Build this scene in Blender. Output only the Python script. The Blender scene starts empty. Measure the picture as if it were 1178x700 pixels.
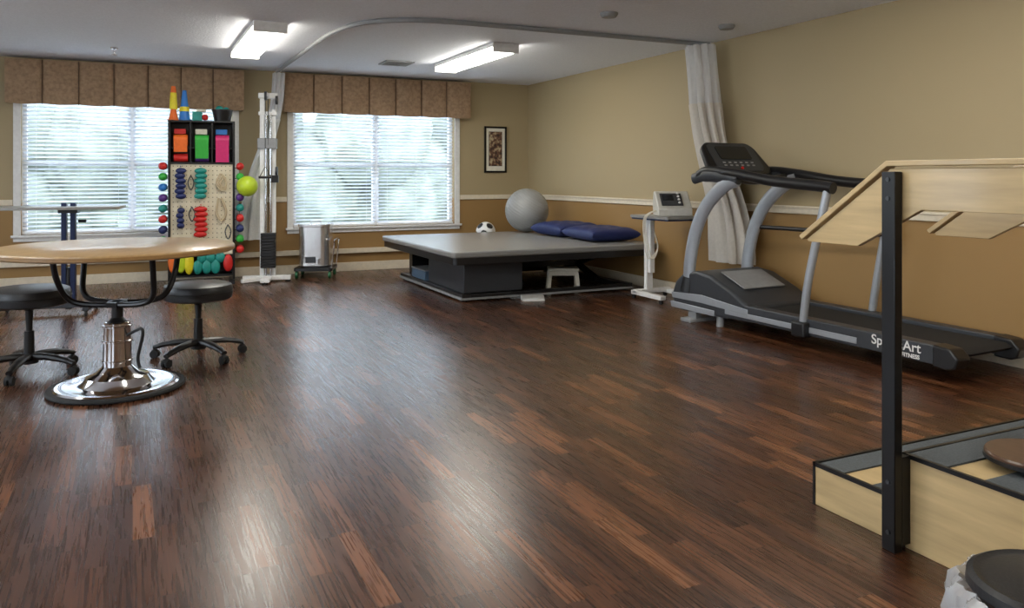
import bpy, bmesh, math, random
from mathutils import Vector, Matrix, Euler
random.seed(7)
S = bpy.context.scene
S.view_settings.view_transform = 'Standard'
S.view_settings.look = 'None'
S.view_settings.exposure = 0.22
COL = S.collection
R = math.radians

# ------------------------------------------------------------------ materials
def lin(c):
    return tuple(((x/255)/12.92 if x/255 <= 0.04045 else ((x/255+0.055)/1.055)**2.4) for x in c)

def mat(name, rgb, rough=0.5, metal=0.0, var=0.06, scale=30.0, bump=0.0, coat=0.0, emis=0.0, trans=0.0, alpha=1.0, aniso=None):
    m = bpy.data.materials.new(name); m.use_nodes = True
    nt = m.node_tree; N = nt.nodes; L = nt.links
    b = N['Principled BSDF']
    c = lin(rgb)
    tc = N.new('ShaderNodeTexCoord'); no = N.new('ShaderNodeTexNoise')
    no.inputs['Scale'].default_value = scale; no.inputs['Detail'].default_value = 4
    if aniso:
        mp = N.new('ShaderNodeMapping'); mp.inputs['Scale'].default_value = aniso
        L.new(tc.outputs['Object'], mp.inputs['Vector']); L.new(mp.outputs['Vector'], no.inputs['Vector'])
    else:
        L.new(tc.outputs['Object'], no.inputs['Vector'])
    cr = N.new('ShaderNodeValToRGB')
    cr.color_ramp.elements[0].position = 0.3; cr.color_ramp.elements[1].position = 0.7
    cr.color_ramp.elements[0].color = tuple(max(0, x*(1-var)) for x in c)+(1,)
    cr.color_ramp.elements[1].color = tuple(min(1, x*(1+var)) for x in c)+(1,)
    L.new(no.outputs['Fac'], cr.inputs['Fac']); L.new(cr.outputs['Color'], b.inputs['Base Color'])
    b.inputs['Roughness'].default_value = rough; b.inputs['Metallic'].default_value = metal
    b.inputs['Coat Weight'].default_value = coat; b.inputs['Coat Roughness'].default_value = 0.1
    if bump:
        bp = N.new('ShaderNodeBump'); bp.inputs['Strength'].default_value = bump; bp.inputs['Distance'].default_value = 0.01
        L.new(no.outputs['Fac'], bp.inputs['Height']); L.new(bp.outputs['Normal'], b.inputs['Normal'])
    if emis:
        b.inputs['Emission Color'].default_value = c+(1,); b.inputs['Emission Strength'].default_value = emis
    if alpha < 1: b.inputs['Alpha'].default_value = alpha
    if trans:
        out = N['Material Output']; t = N.new('ShaderNodeBsdfTranslucent'); t.inputs['Color'].default_value = c+(1,)
        mx = N.new('ShaderNodeMixShader'); mx.inputs['Fac'].default_value = trans
        L.new(b.outputs[0], mx.inputs[1]); L.new(t.outputs[0], mx.inputs[2]); L.new(mx.outputs[0], out.inputs['Surface'])
    return m

def mathn(N, L, op, a, b=None):
    n = N.new('ShaderNodeMath'); n.operation = op
    for i, v in enumerate((a, b)):
        if v is None: continue
        if isinstance(v, (int, float)): n.inputs[i].default_value = v
        else: L.new(v, n.inputs[i])
    return n.outputs[0]

def floor_mat():
    m = bpy.data.materials.new('walnut_strip_floor'); m.use_nodes = True
    nt = m.node_tree; N = nt.nodes; L = nt.links; b = N['Principled BSDF']
    tc = N.new('ShaderNodeTexCoord'); sx = N.new('ShaderNodeSeparateXYZ'); L.new(tc.outputs['Object'], sx.inputs[0])
    W = 0.068; LEN = 0.5
    sxw = mathn(N, L, 'DIVIDE', sx.outputs['X'], W)
    sid = mathn(N, L, 'FLOOR', sxw)
    wn = N.new('ShaderNodeTexWhiteNoise'); wn.noise_dimensions = '1D'; L.new(sid, wn.inputs['W'])
    yo = mathn(N, L, 'ADD', mathn(N, L, 'DIVIDE', sx.outputs['Y'], LEN), mathn(N, L, 'MULTIPLY', wn.outputs['Value'], 7.3))
    bid = mathn(N, L, 'FLOOR', yo)
    cx = N.new('ShaderNodeCombineXYZ'); L.new(sid, cx.inputs[0]); L.new(bid, cx.inputs[1])
    w2 = N.new('ShaderNodeTexWhiteNoise'); w2.noise_dimensions = '2D'; L.new(cx.outputs[0], w2.inputs['Vector'])
    ramp = N.new('ShaderNodeValToRGB'); cr = ramp.color_ramp
    cols = [(0.0, (54, 30, 18)), (0.4, (64, 37, 22)), (0.75, (76, 45, 27)), (0.93, (94, 58, 36)), (1.0, (112, 72, 46))]
    cr.elements[0].position = 0; cr.elements[0].color = lin(cols[0][1])+(1,)
    cr.elements[1].position = 1; cr.elements[1].color = lin(cols[-1][1])+(1,)
    for p, c in cols[1:-1]:
        e = cr.elements.new(p); e.color = lin(c)+(1,)
    L.new(w2.outputs['Value'], ramp.inputs['Fac'])
    # grain
    mp = N.new('ShaderNodeMapping'); mp.inputs['Scale'].default_value = (120, 4, 1)
    ad = N.new('ShaderNodeVectorMath'); ad.operation = 'ADD'; L.new(tc.outputs['Object'], ad.inputs[0]); L.new(w2.outputs['Color'], ad.inputs[1])
    L.new(ad.outputs[0], mp.inputs['Vector'])
    g = N.new('ShaderNodeTexNoise'); g.inputs['Scale'].default_value = 1.0; g.inputs['Detail'].default_value = 3; g.inputs['Distortion'].default_value = 0.3
    L.new(mp.outputs[0], g.inputs['Vector'])
    gr = N.new('ShaderNodeMapRange'); gr.inputs['From Min'].default_value = 0.3; gr.inputs['From Max'].default_value = 0.7
    gr.inputs['To Min'].default_value = 0.5; gr.inputs['To Max'].default_value = 1.6
    L.new(g.outputs['Fac'], gr.inputs['Value'])
    mul = N.new('ShaderNodeVectorMath'); mul.operation = 'SCALE'; L.new(ramp.outputs['Color'], mul.inputs[0]); L.new(gr.outputs[0], mul.inputs['Scale'])
    # gaps
    fx = mathn(N, L, 'FRACT', sxw); fy = mathn(N, L, 'FRACT', yo)
    gx = mathn(N, L, 'GREATER_THAN', fx, 0.035); gy = mathn(N, L, 'GREATER_THAN', fy, 0.006)
    gp = mathn(N, L, 'MULTIPLY', gx, gy)
    gp2 = mathn(N, L, 'ADD', mathn(N, L, 'MULTIPLY', gp, 0.5), 0.5)
    mul2 = N.new('ShaderNodeVectorMath'); mul2.operation = 'SCALE'; L.new(mul.outputs[0], mul2.inputs[0]); L.new(gp2, mul2.inputs['Scale'])
    L.new(mul2.outputs[0], b.inputs['Base Color'])
    b.inputs['Specular IOR Level'].default_value = 0.65
    rr = N.new('ShaderNodeMapRange'); rr.inputs['To Min'].default_value = 0.20; rr.inputs['To Max'].default_value = 0.36
    L.new(g.outputs['Fac'], rr.inputs['Value']); L.new(rr.outputs[0], b.inputs['Roughness'])
    bp = N.new('ShaderNodeBump'); bp.inputs['Strength'].default_value = 0.08; bp.inputs['Distance'].default_value = 0.002
    L.new(g.outputs['Fac'], bp.inputs['Height']); L.new(bp.outputs[0], b.inputs['Normal'])
    return m

def wall_mat(name, up, low, split=0.9):
    m = bpy.data.materials.new(name); m.use_nodes = True
    nt = m.node_tree; N = nt.nodes; L = nt.links; b = N['Principled BSDF']
    tc = N.new('ShaderNodeTexCoord'); sx = N.new('ShaderNodeSeparateXYZ'); L.new(tc.outputs['Object'], sx.inputs[0])
    gt = mathn(N, L, 'GREATER_THAN', sx.outputs['Z'], split)
    mx = N.new('ShaderNodeMix'); mx.data_type = 'RGBA'
    mx.inputs['A'].default_value = lin(low)+(1,); mx.inputs['B'].default_value = lin(up)+(1,)
    L.new(gt, mx.inputs['Factor']); L.new(mx.outputs['Result'], b.inputs['Base Color'])
    no = N.new('ShaderNodeTexNoise'); no.inputs['Scale'].default_value = 120; L.new(tc.outputs['Object'], no.inputs['Vector'])
    bp = N.new('ShaderNodeBump'); bp.inputs['Strength'].default_value = 0.12; bp.inputs['Distance'].default_value = 0.004
    L.new(no.outputs['Fac'], bp.inputs['Height']); L.new(bp.outputs[0], b.inputs['Normal'])
    b.inputs['Roughness'].default_value = 0.6
    return m

M = {}
M['floor'] = floor_mat()
M['wall'] = wall_mat('two_tone_wall_paint', (168, 151, 116), (152, 119, 72))
M['ceil'] = mat('textured_ceiling_paint', (236, 239, 246), 0.9, var=0.05, scale=60, bump=0.4)
M['trim'] = mat('cream_trim', (222, 210, 188), 0.4)
M['white'] = mat('white_paint', (232, 232, 230), 0.35)
M['vinyl'] = mat('window_vinyl', (235, 235, 235), 0.4)
M['slat'] = mat('blind_slat', (236, 240, 246), 0.5, trans=0.35)
M['black'] = mat('black_plastic', (24, 24, 26), 0.35)
M['blackm'] = mat('black_metal', (20, 20, 22), 0.3, metal=0.3)
M['vblack'] = mat('black_vinyl', (34, 35, 38), 0.38, bump=0.1, scale=120)
M['rubber'] = mat('black_rubber', (28, 29, 31), 0.75, scale=200, bump=0.2)
M['chrome'] = mat('chrome', (225, 225, 228), 0.12, metal=1.0, var=0.02)
M['steel'] = mat('brushed_steel', (225, 225, 225), 0.26, metal=0.95, var=0.06, aniso=(3, 3, 120))
M['silver'] = mat('silver_paint', (168, 173, 180), 0.35, metal=0.4, var=0.03)
M['gray'] = mat('dark_gray_plastic', (54, 57, 62), 0.4)
M['lgray'] = mat('light_gray_plastic', (146, 148, 150), 0.45)
M['maple'] = mat('maple_plywood', (190, 165, 120), 0.4, var=0.16, scale=1.0, aniso=(14, 3, 30), coat=0.3)
M['tabletop'] = mat('oak_laminate', (182, 150, 104), 0.35, var=0.10, scale=1.0, aniso=(40, 4, 1), coat=0.3)
M['walnut'] = mat('brown_wood', (84, 58, 40), 0.4, var=0.2, scale=1.0, aniso=(60, 6, 4), coat=0.1)
M['matvinyl'] = mat('gray_mat_vinyl', (136, 136, 134), 0.26, var=0.03, scale=60, bump=0.05)
M['blue'] = mat('blue_pillow_vinyl', (24, 38, 90), 0.5, bump=0.3, scale=20)
M['ball'] = mat('silver_ball_vinyl', (142, 143, 142), 0.3, var=0.02)
M['mesh'] = mat('curtain_mesh', (240, 240, 240), 0.8, trans=0.4, alpha=0.6)
M['cloth'] = mat('cream_curtain', (216, 210, 200), 0.85, trans=0.2, scale=40)
M['cloth2'] = mat('white_curtain', (232, 232, 228), 0.85, trans=0.3, scale=40)
M['valance'] = mat('valance_fabric', (156, 128, 100), 0.8, var=0.22, scale=28)
M['peg'] = mat('pegboard', (218, 208, 182), 0.6)
M['device'] = mat('device_beige', (200, 198, 190), 0.45)
M['screen'] = mat('dark_screen', (24, 28, 34), 0.12)
M['lens'] = mat('fluorescent_lens', (255, 250, 238), 0.4, var=0.0, emis=19)
M['runner'] = mat('step_rubber', (72, 78, 82), 0.8, var=0.2, scale=150, bump=0.3)
M['bluemetal'] = mat('blue_metal', (28, 40, 74), 0.35, metal=0.4)
M['gtop'] = mat('gray_laminate', (140, 138, 134), 0.3)
M['bag'] = mat('clear_liner', (225, 230, 235), 0.12, alpha=0.42, scale=14, bump=0.8)
M['grass'] = mat('grass', (104, 112, 98), 0.9, var=0.3, scale=4)
M['pave'] = mat('pavement', (150, 151, 155), 0.9, var=0.1, scale=3)
M['patio'] = mat('concrete_patio', (205, 203, 198), 0.9, var=0.1, scale=3)  # kept pale to throw daylight up at the ceiling
M['hedge'] = mat('foliage', (118, 126, 116), 0.9, var=0.6, scale=1.6)
def C(n, rgb, r=0.45): 
    if n not in M: M[n] = mat(n, rgb, r)
    return M[n]
C('red', (200, 34, 30)); C('orange', (235, 110, 35)); C('yellow', (232, 214, 40)); C('green', (50, 170, 60)); C('lime', (190, 215, 50), 0.3)
C('teal', (30, 140, 130)); C('navy', (32, 44, 96)); C('magenta', (205, 40, 110)); C('sky', (40, 120, 200)); C('purple', (90, 50, 130)); C('offwhite', (225, 220, 205))

# ------------------------------------------------------------------ geometry
def bx(bm, c, s, rot=None):
    mt = Matrix.Translation(c)
    if rot: mt = mt @ Euler(rot).to_matrix().to_4x4()
    mt = mt @ Matrix.Diagonal((s[0], s[1], s[2], 1))
    bmesh.ops.create_cube(bm, size=1.0, matrix=mt)
def bb(bm, x0, x1, y0, y1, z0, z1):
    bx(bm, ((x0+x1)/2, (y0+y1)/2, (z0+z1)/2), (abs(x1-x0), abs(y1-y0), abs(z1-z0)))
def cyl(bm, p0, p1, r0, r1=None, n=24):
    p0 = Vector(p0); p1 = Vector(p1); d = p1-p0
    q = Vector((0, 0, 1)).rotation_difference(d.normalized())
    mt = Matrix.Translation((p0+p1)/2) @ q.to_matrix().to_4x4()
    bmesh.ops.create_cone(bm, cap_ends=True, segments=n, radius1=r0, radius2=r0 if r1 is None else r1, depth=d.length, matrix=mt)
def smooth_path(pts, k=6):
    P = [Vector(p) for p in pts]
    if len(P) < 3: return P
    out = []
    for i in range(len(P)-1):
        p0 = P[max(i-1, 0)]; p1 = P[i]; p2 = P[i+1]; p3 = P[min(i+2, len(P)-1)]
        for j in range(k):
            t = j/k
            out.append(0.5*((2*p1)+(-p0+p2)*t+(2*p0-5*p1+4*p2-p3)*t*t+(-p0+3*p1-3*p2+p3)*t**3))
    out.append(P[-1]); return out
def tube(bm, pts, r, n=12, k=6, sq=(1, 1)):
    P = smooth_path(pts, k); rings = []
    prev = None
    for i, p in enumerate(P):
        t = (P[min(i+1, len(P)-1)]-P[max(i-1, 0)]).normalized()
        if prev is None:
            a = Vector((0, 0, 1)) if abs(t.z) < 0.9 else Vector((0, 1, 0))
            u = t.cross(a).normalized()
        else:
            u = (prev-t*prev.dot(t)).normalized()
        prev = u; w = t.cross(u)
        rr = r[min(int(i*len(r)/len(P)), len(r)-1)] if isinstance(r, (list, tuple)) else r
        rings.append([bm.verts.new(p+u*math.cos(2*math.pi*j/n)*rr*sq[0]+w*math.sin(2*math.pi*j/n)*rr*sq[1]) for j in range(n)])
    for a, b in zip(rings[:-1], rings[1:]):
        for j in range(n): bm.faces.new((a[j], a[(j+1) % n], b[(j+1) % n], b[j]))
    bm.faces.new(rings[0][::-1]); bm.faces.new(rings[-1])
def lathe(bm, prof, c=(0, 0, 0), n=40):
    rings = []
    for r, z in prof:
        if r < 1e-5: rings.append([bm.verts.new((c[0], c[1], c[2]+z))])
        else: rings.append([bm.verts.new((c[0]+r*math.cos(2*math.pi*j/n), c[1]+r*math.sin(2*math.pi*j/n), c[2]+z)) for j in range(n)])
    for a, b in zip(rings[:-1], rings[1:]):
        for j in range(n):
            k = (j+1) % n
            if len(a) == 1 and len(b) == 1: continue
            if len(a) == 1: bm.faces.new((a[0], b[j], b[k]))
            elif len(b) == 1: bm.faces.new((a[j], a[k], b[0]))
            else: bm.faces.new((a[j], a[k], b[k], b[j]))
    if len(rings[0]) > 1: bm.faces.new(rings[0][::-1])
    if len(rings[-1]) > 1: bm.faces.new(rings[-1])
def prismx(bm, poly, x0, x1):
    """poly of (y,z) extruded along x"""
    a = [bm.verts.new((x0, y, z)) for y, z in poly]; b = [bm.verts.new((x1, y, z)) for y, z in poly]
    n = len(poly)
    for i in range(n): bm.faces.new((a[i], a[(i+1) % n], b[(i+1) % n], b[i]))
    bm.faces.new(a[::-1]); bm.faces.new(b)
def prismz(bm, poly, z0, z1):
    a = [bm.verts.new((x, y, z0)) for x, y in poly]; b = [bm.verts.new((x, y, z1)) for x, y in poly]
    n = len(poly)
    for i in range(n): bm.faces.new((a[i], a[(i+1) % n], b[(i+1) % n], b[i]))
    bm.faces.new(a[::-1]); bm.faces.new(b)
def rrect(x0, x1, y0, y1, r, k=6):
    pts = []
    for cx, cy, a0 in ((x1-r, y1-r, 0), (x0+r, y1-r, 90), (x0+r, y0+r, 180), (x1-r, y0+r, 270)):
        for i in range(k+1):
            a = R(a0+90*i/k); pts.append((cx+r*math.cos(a), cy+r*math.sin(a)))
    return pts
def sph(bm, c, r, s=(1, 1, 1), u=32, v=20):
    bmesh.ops.create_uvsphere(bm, u_segments=u, v_segments=v, radius=r, matrix=Matrix.Translation(c) @ Matrix.Diagonal((s[0], s[1], s[2], 1)))

def finish(name, bm, m, bevel=0.0, ang=35, parent=None, seg=2):
    bmesh.ops.recalc_face_normals(bm, faces=bm.faces)
    for f in bm.faces: f.smooth = True
    for e in bm.edges:
        e.smooth = not (len(e.link_faces) == 2 and e.calc_face_angle(0) > R(ang))
    me = bpy.data.meshes.new(name); bm.to_mesh(me); bm.free()
    ob = bpy.data.objects.new(name, me); COL.objects.link(ob)
    for mm in (m if isinstance(m, (list, tuple)) else [m]): me.materials.append(mm)
    if bevel:
        md = ob.modifiers.new('bevel', 'BEVEL'); md.width = bevel; md.segments = seg; md.limit_method = 'ANGLE'; md.angle_limit = R(ang)
    if parent: ob.parent = parent
    return ob

class G:
    def __init__(s, name, loc=(0, 0, 0), rz=0.0):
        s.e = bpy.data.objects.new(name, None); s.e.location = loc; s.e.rotation_euler = (0, 0, R(rz)); s.e.empty_display_size = 0.1
        COL.objects.link(s.e)
    def part(s, name, m, fn, bevel=0.0, ang=35, seg=2):
        bm = bmesh.new(); fn(bm); return finish(name, bm, m, bevel, ang, s.e, seg)
def single(name, m, fn, bevel=0.0, ang=35, loc=None, rot=None):
    bm = bmesh.new(); fn(bm); o = finish(name, bm, m, bevel, ang)
    if loc: o.location = loc
    if rot: o.rotation_euler = rot
    return o

# ------------------------------------------------------------------ room shell
XR, XL, YB, YF, H = 4.98, -4.0, 9.9, -4.0, 2.46
single('floor', M['floor'], lambda b: bb(b, XL-0.15, XR+0.15, YF-0.15, YB+0.15, -0.1, 0))
single('ceiling', M['ceil'], lambda b: bb(b, XL-0.15, XR+0.15, YF-0.15, YB+0.15, H, H+0.1))
single('wall_right', M['wall'], lambda b: bb(b, XR, XR+0.15, YF, YB, 0, H))
ADDED_WIN = ((-2.0, 0.2), (2.0, 4.2), (5.6, 7.8)); LZ = (0.7, 2.15)  # spans and heights of the added left-wall openings
def leftwall(b):
    x0, x1 = XL-0.15, XL
    bb(b, x0, x1, YF, YB, 0, LZ[0]); bb(b, x0, x1, YF, YB, LZ[1], H)
    ys = [YF]+[v for p in ADDED_WIN for v in p]+[YB]
    for i in range(0, len(ys), 2): bb(b, x0, x1, ys[i], ys[i+1], LZ[0], LZ[1])
single('wall_left', M['wall'], leftwall)
for i, (a, c) in enumerate(ADDED_WIN, 3):  # unseen windows, added to let daylight in from the left
    g = G('window_%d' % i)
    def added_win_frame(b, a=a, c=c):
        for y in (a+0.03, (a+c)/2, c-0.03): bb(b, XL-0.10, XL-0.05, y-0.03, y+0.03, LZ[0], LZ[1])
        for z in (LZ[0]+0.03, LZ[1]-0.03, (LZ[0]+LZ[1])/2): bb(b, XL-0.095, XL-0.055, a, c, z-0.025, z+0.025)
        for y in (a-0.07, c): bb(b, XL+0.0005, XL+0.02, y, y+0.07, LZ[0]-0.07, LZ[1]+0.07)
        for z in (LZ[0]-0.07, LZ[1]): bb(b, XL+0.0005, XL+0.02, a, c, z, z+0.07)
    g.part('frame', M['vinyl'], added_win_frame)
single('wall_front', M['wall'], lambda b: bb(b, XL-0.15, XR+0.15, YF-0.15, YF, 0, H))
W1 = (-1.07, 1.07); W2 = (1.77, 3.88); ZB, ZT = 0.56, 2.12
def backwall(b):
    y0, y1 = YB, YB+0.15
    bb(b, XL-0.15, XR+0.15, y0, y1, 0, ZB); bb(b, XL-0.15, XR+0.15, y0, y1, ZT, H)
    bb(b, XL-0.15, W1[0], y0, y1, ZB, ZT); bb(b, W1[1], W2[0], y0, y1, ZB, ZT); bb(b, W2[1], XR+0.15, y0, y1, ZB, ZT)
single('wall_back', M['wall'], backwall)
# windows
for i, (a, c) in enumerate((W1, W2), 1):
    g = G('window_%d' % i)
    mid = (a+c)/2
    def casing(b, a=a, c=c):
        w = 0.07; y0, y1 = YB-0.02, YB-0.0005
        bb(b, a-w, a, y0, y1, ZB-w, ZT+w); bb(b, c, c+w, y0, y1, ZB-w, ZT+w); bb(b, a, c, y0, y1, ZT, ZT+w); bb(b, a, c, y0, y1, ZB-w, ZB)
        bb(b, a-w-0.02, c+w+0.02, YB-0.05, y1, ZB-0.025, ZB)
    g.part('casing', M['white'], casing, 0.003)
    def frame(b, a=a, c=c, mid=mid):
        y0, y1 = YB+0.08, YB+0.13
        for x in (a+0.025, mid, c-0.025): bb(b, x-0.025-(0.015 if x == mid else 0), x+0.025+(0.015 if x == mid else 0), y0, y1, ZB, ZT)
        for z in (ZB+0.025, ZT-0.025, (ZB+ZT)/2): bb(b, a, c, y0+0.005, y1-0.005, z-0.022, z+0.022)
    g.part('sash_frame', M['vinyl'], frame)
    bl = G('window_blind')
    def slats(b, a=a, c=c, mid=mid):
        for s0, s1 in ((a+0.015, mid-0.012), (mid+0.012, c-0.015)):
            z = ZB+0.05
            while z < ZT-0.06:
                bx(b, ((s0+s1)/2, YB+0.04, z), (s1-s0, 0.046, 0.003), (R(-24), 0, 0))
                z += 0.044
    bl.part('slats', M['slat'], slats)
    def rails(b, a=a, c=c, mid=mid):
        for s0, s1 in ((a+0.015, mid-0.012), (mid+0.012, c-0.015)):
            bb(b, s0, s1, YB+0.015, YB+0.065, ZB+0.004, ZB+0.026)
            bb(b, s0, s1, YB+0.01, YB+0.07, ZT-0.05, ZT-0.002)
            for f in (0.12, 0.5, 0.88):
                x = s0+(s1-s0)*f
                cyl(b, (x, YB+0.016, ZB+0.02), (x, YB+0.016, ZT-0.05), 0.0015, n=6)
    bl.part('rails_and_cords', M['vinyl'], rails)
# valances
for (a, c) in ((-1.20, 1.18), (1.645, 4.05)):
    g = G('window_valance')
    def val(b, a=a, c=c):
        n = 7
        wdt = (c-a)/n
        y0 = YB-0.17
        bb(b, a, c, y0+0.012, YB-0.001, 2.40, 2.425)
        for s in (a, c-0.015): bb(b, s, s+0.015, y0+0.012, YB-0.001, 1.97, 2.40)
        for i in range(n):
            x0 = a+i*wdt; k = 10
            top = []; bot = []
            for j in range(k+1):
                t = j/k; x = x0+wdt*t
                y = y0+0.012*(1 if j in (0, k) else 0) - 0.004*math.sin(math.pi*t)
                zb = 1.965 - 0.012*math.sin(math.pi*t)
                top.append((x, y, 2.425)); bot.append((x, y, zb))
            tv = [b.verts.new(p) for p in top]; bv = [b.verts.new(p) for p in bot]
            tv2 = [b.verts.new((p[0], p[1]+0.012, p[2])) for p in top]; bv2 = [b.verts.new((p[0], p[1]+0.012, p[2])) for p in bot]
            for j in range(k):
                b.faces.new((tv[j], tv[j+1], bv[j+1], bv[j])); b.faces.new((tv2[j], bv2[j], bv2[j+1], tv2[j+1]))
                b.faces.new((bv[j], bv[j+1], bv2[j+1], bv2[j])); b.faces.new((tv[j], tv2[j], tv2[j+1], tv[j+1]))
    g.part('fabric_panels', M['valance'], val)
    def seams(b, a=a, c=c):
        n = 7
        for i in range(1, n):
            x = a+(c-a)*i/n; bb(b, x-0.005, x+0.005, YB-0.172, YB-0.155, 1.96, 2.425)
    g.part('pleat_seams', C('valance_dark', (98, 76, 56), 0.8), seams)
# trims
def rail(name, fn): single(name, M['trim'], fn, 0.004)
rail('chair_rail_right', lambda b: (bb(b, XR-0.02, XR-0.0005, YF, YB, 0.88, 0.94), bb(b, XR-0.032, XR-0.0005, YF, YB, 0.925, 0.945)))
rail('chair_rail_back', lambda b: [bb(b, x0, x1, YB-0.02, YB-0.0005, 0.88, 0.94) for x0, x1 in ((XL, W1[0]-0.075), (W1[1]+0.075, W2[0]-0.075), (W2[1]+0.075, XR-0.035))])
rail('baseboard_back', lambda b: bb(b, XL, XR, YB-0.018, YB-0.0005, 0.0, 0.11))
rail('baseboard_right', lambda b: bb(b, XR-0.018, XR-0.0005, YF, YB-0.02, 0.0, 0.11))
rail('baseboard_left', lambda b: bb(b, XL+0.0005, XL+0.018, YF, YB, 0.0, 0.11))
rail('trim_1', lambda b: bb(b, XL, 3.95, YB-0.045, YB-0.0005, 0.225, 0.285))

# outside
gd = G('garden')
gd.part('lawn', M['grass'], lambda b: bb(b, -25, 30, YB+0.3, YB+14, -0.4, -0.3))
gd.part('driveway', M['pave'], lambda b: bb(b, -25, 30, YB+3.5, YB+6.5, -0.299, -0.28))
gd.part('side_patio', M['patio'], lambda b: bb(b, -25, XL-0.3, YF-5, YB+0.3, -0.4, -0.3))  # unseen ground, added as a pale reflector to brighten the ceiling
def hedge(b):
    for i in range(30):
        x = -20+i*1.6+random.uniform(-.4, .4); r = random.uniform(1.3, 2.1)
        bmesh.ops.create_icosphere(b, subdivisions=3, radius=r, matrix=Matrix.Translation((x, YB+10+random.uniform(-1, 1), 0.9+random.uniform(0, 1.8))))
        bmesh.ops.create_icosphere(b, subdivisions=3, radius=r, matrix=Matrix.Translation((x+.8, YB+11+random.uniform(-1, 1), 0.6)))
    for v in b.verts: v.co += Vector((random.uniform(-.1, .1),)*3)
gd.part('hedge', M['hedge'], hedge)

# ------------------------------------------------------------------ ceiling items
def fixture(x, y, L=1.6, w=0.27):
    g = G('ceiling_light_fixture', (x, y, H))
    g.part('housing', M['white'], lambda b: bb(b, -w/2, w/2, -L/2, L/2, -0.04, -0.001), 0.004)
    poly = [(-w/2+0.008, -0.04), (-w/2+0.026, -0.085), (w/2-0.026, -0.085), (w/2-0.008, -0.04)]
    def lens(b):
        a = [b.verts.new((p, -L/2+0.02, z)) for p, z in poly]; c = [b.verts.new((p, L/2-0.02, z)) for p, z in poly]
        for i in range(4): b.faces.new((a[i], a[(i+1) % 4], c[(i+1) % 4], c[i]))
        b.faces.new(a); b.faces.new(c[::-1])
    g.part('lens', M['lens'], lens)
    def ends(b):
        for s in (-1, 1): bb(b, -w/2, w/2, s*L/2-0.01, s*L/2+0.01, -0.092, -0.001)
    g.part('end_caps', M['white'], ends, 0.003)
fixture(1.02, 7.52); fixture(3.21, 7.65)
for x, y in ((1.0, 2.7), (3.3, 3.0), (-1.6, 5.6), (-1.6, 1.6), (1.0, -1.4), (3.3, -0.6)): fixture(x, y)  # extra fixtures out of view, added to light the room
# curtain track
g = G('curtain_track')
def track(b):
    pts = [(1.55, 9.7, H-0.023), (1.55, 8.5, H-0.023), (1.55, 7.3, H-0.023), (1.58, 6.75, H-0.023), (1.70, 6.33, H-0.023), (1.98, 6.07, H-0.023), (2.4, 5.99, H-0.023), (3.2, 5.98, H-0.023), (4.2, 5.98, H-0.023), (4.93, 5.98, H-0.023)]
    tube(b, pts, 0.021, n=8)
g.part('rail', M['lgray'], track)
# ceiling devices
for x, y in ((3.34, 5.24), (4.5, 5.24)):
    single('smoke_detector', M['lgray'], lambda b: lathe(b, [(0.07, 0), (0.07, -0.012), (0.055, -0.035), (0.0, -0.04)]), loc=(x, y, H-0.0005))
g = G('sprinkler_head', (-0.16, 8.77, H))
g.part('body', M['chrome'], lambda b: (lathe(b, [(0.035, -0.001), (0.03, -0.012), (0.012, -0.02), (0.01, -0.06), (0.028, -0.066), (0.028, -0.07), (0, -0.072)], n=20)))
g = G('air_vent', (2.66, 8.55, H))
def vent(b):
    for s in (-1, 1): bb(b, s*0.15-0.012, s*0.15+0.012, -0.16, 0.16, -0.015, -0.001); bb(b, -0.16, 0.16, s*0.15-0.012, s*0.15+0.012, -0.015, -0.001)
    for i in range(7): bx(b, (0, -0.12+i*0.04, -0.012), (0.28, 0.03, 0.003), (R(35), 0, 0))
g.part('grille', M['lgray'], vent)
g.part('duct', M['gray'], lambda b: bb(b, -0.14, 0.14, -0.14, 0.14, -0.004, -0.001))

# ------------------------------------------------------------------ picture
g = G('framed_picture', (4.475, YB, 1.555))
def fr(b):
    w, h, t = 0.165, 0.315, 0.025
    bb(b, -w, w, -0.03, -0.001, h-t, h); bb(b, -w, w, -0.03, -0.001, -h, -h+t); bb(b, -w, -w+t, -0.03, -0.001, -h, h); bb(b, w-t, w, -0.03, -0.001, -h, h)
g.part('frame', M['blackm'], fr, 0.003)
g.part('mount_board', M['offwhite'], lambda b: bb(b, -0.142, 0.142, -0.016, -0.002, -0.292, 0.292))
pm = bpy.data.materials.new('garden_print'); pm.use_nodes = True
N = pm.node_tree.nodes; L_ = pm.node_tree.links
v = N.new('ShaderNodeTexNoise'); v.inputs['Scale'].default_value = 22; v.inputs['Detail'].default_value = 6
rp = N.new('ShaderNodeValToRGB'); rp.color_ramp.elements[0].position = 0.38; rp.color_ramp.elements[1].position = 0.66
rp.color_ramp.elements[0].color = lin((50, 34, 30))+(1,); rp.color_ramp.elements[1].color = lin((190, 175, 140))+(1,)
e = rp.color_ramp.elements.new(0.5); e.color = lin((110, 76, 56))+(1,)
tc = N.new('ShaderNodeTexCoord'); L_.new(tc.outputs['Object'], v.inputs['Vector']); L_.new(v.outputs['Fac'], rp.inputs['Fac']); L_.new(rp.outputs[0], N['Principled BSDF'].inputs['Base Color'])
g.part('print', pm, lambda b: bb(b, -0.095, 0.095, -0.018, -0.003, -0.22, 0.24))
g.part('print_edge', M['blackm'], lambda b: bb(b, -0.1, 0.1, -0.017, -0.003, -0.225, 0.245))

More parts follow.
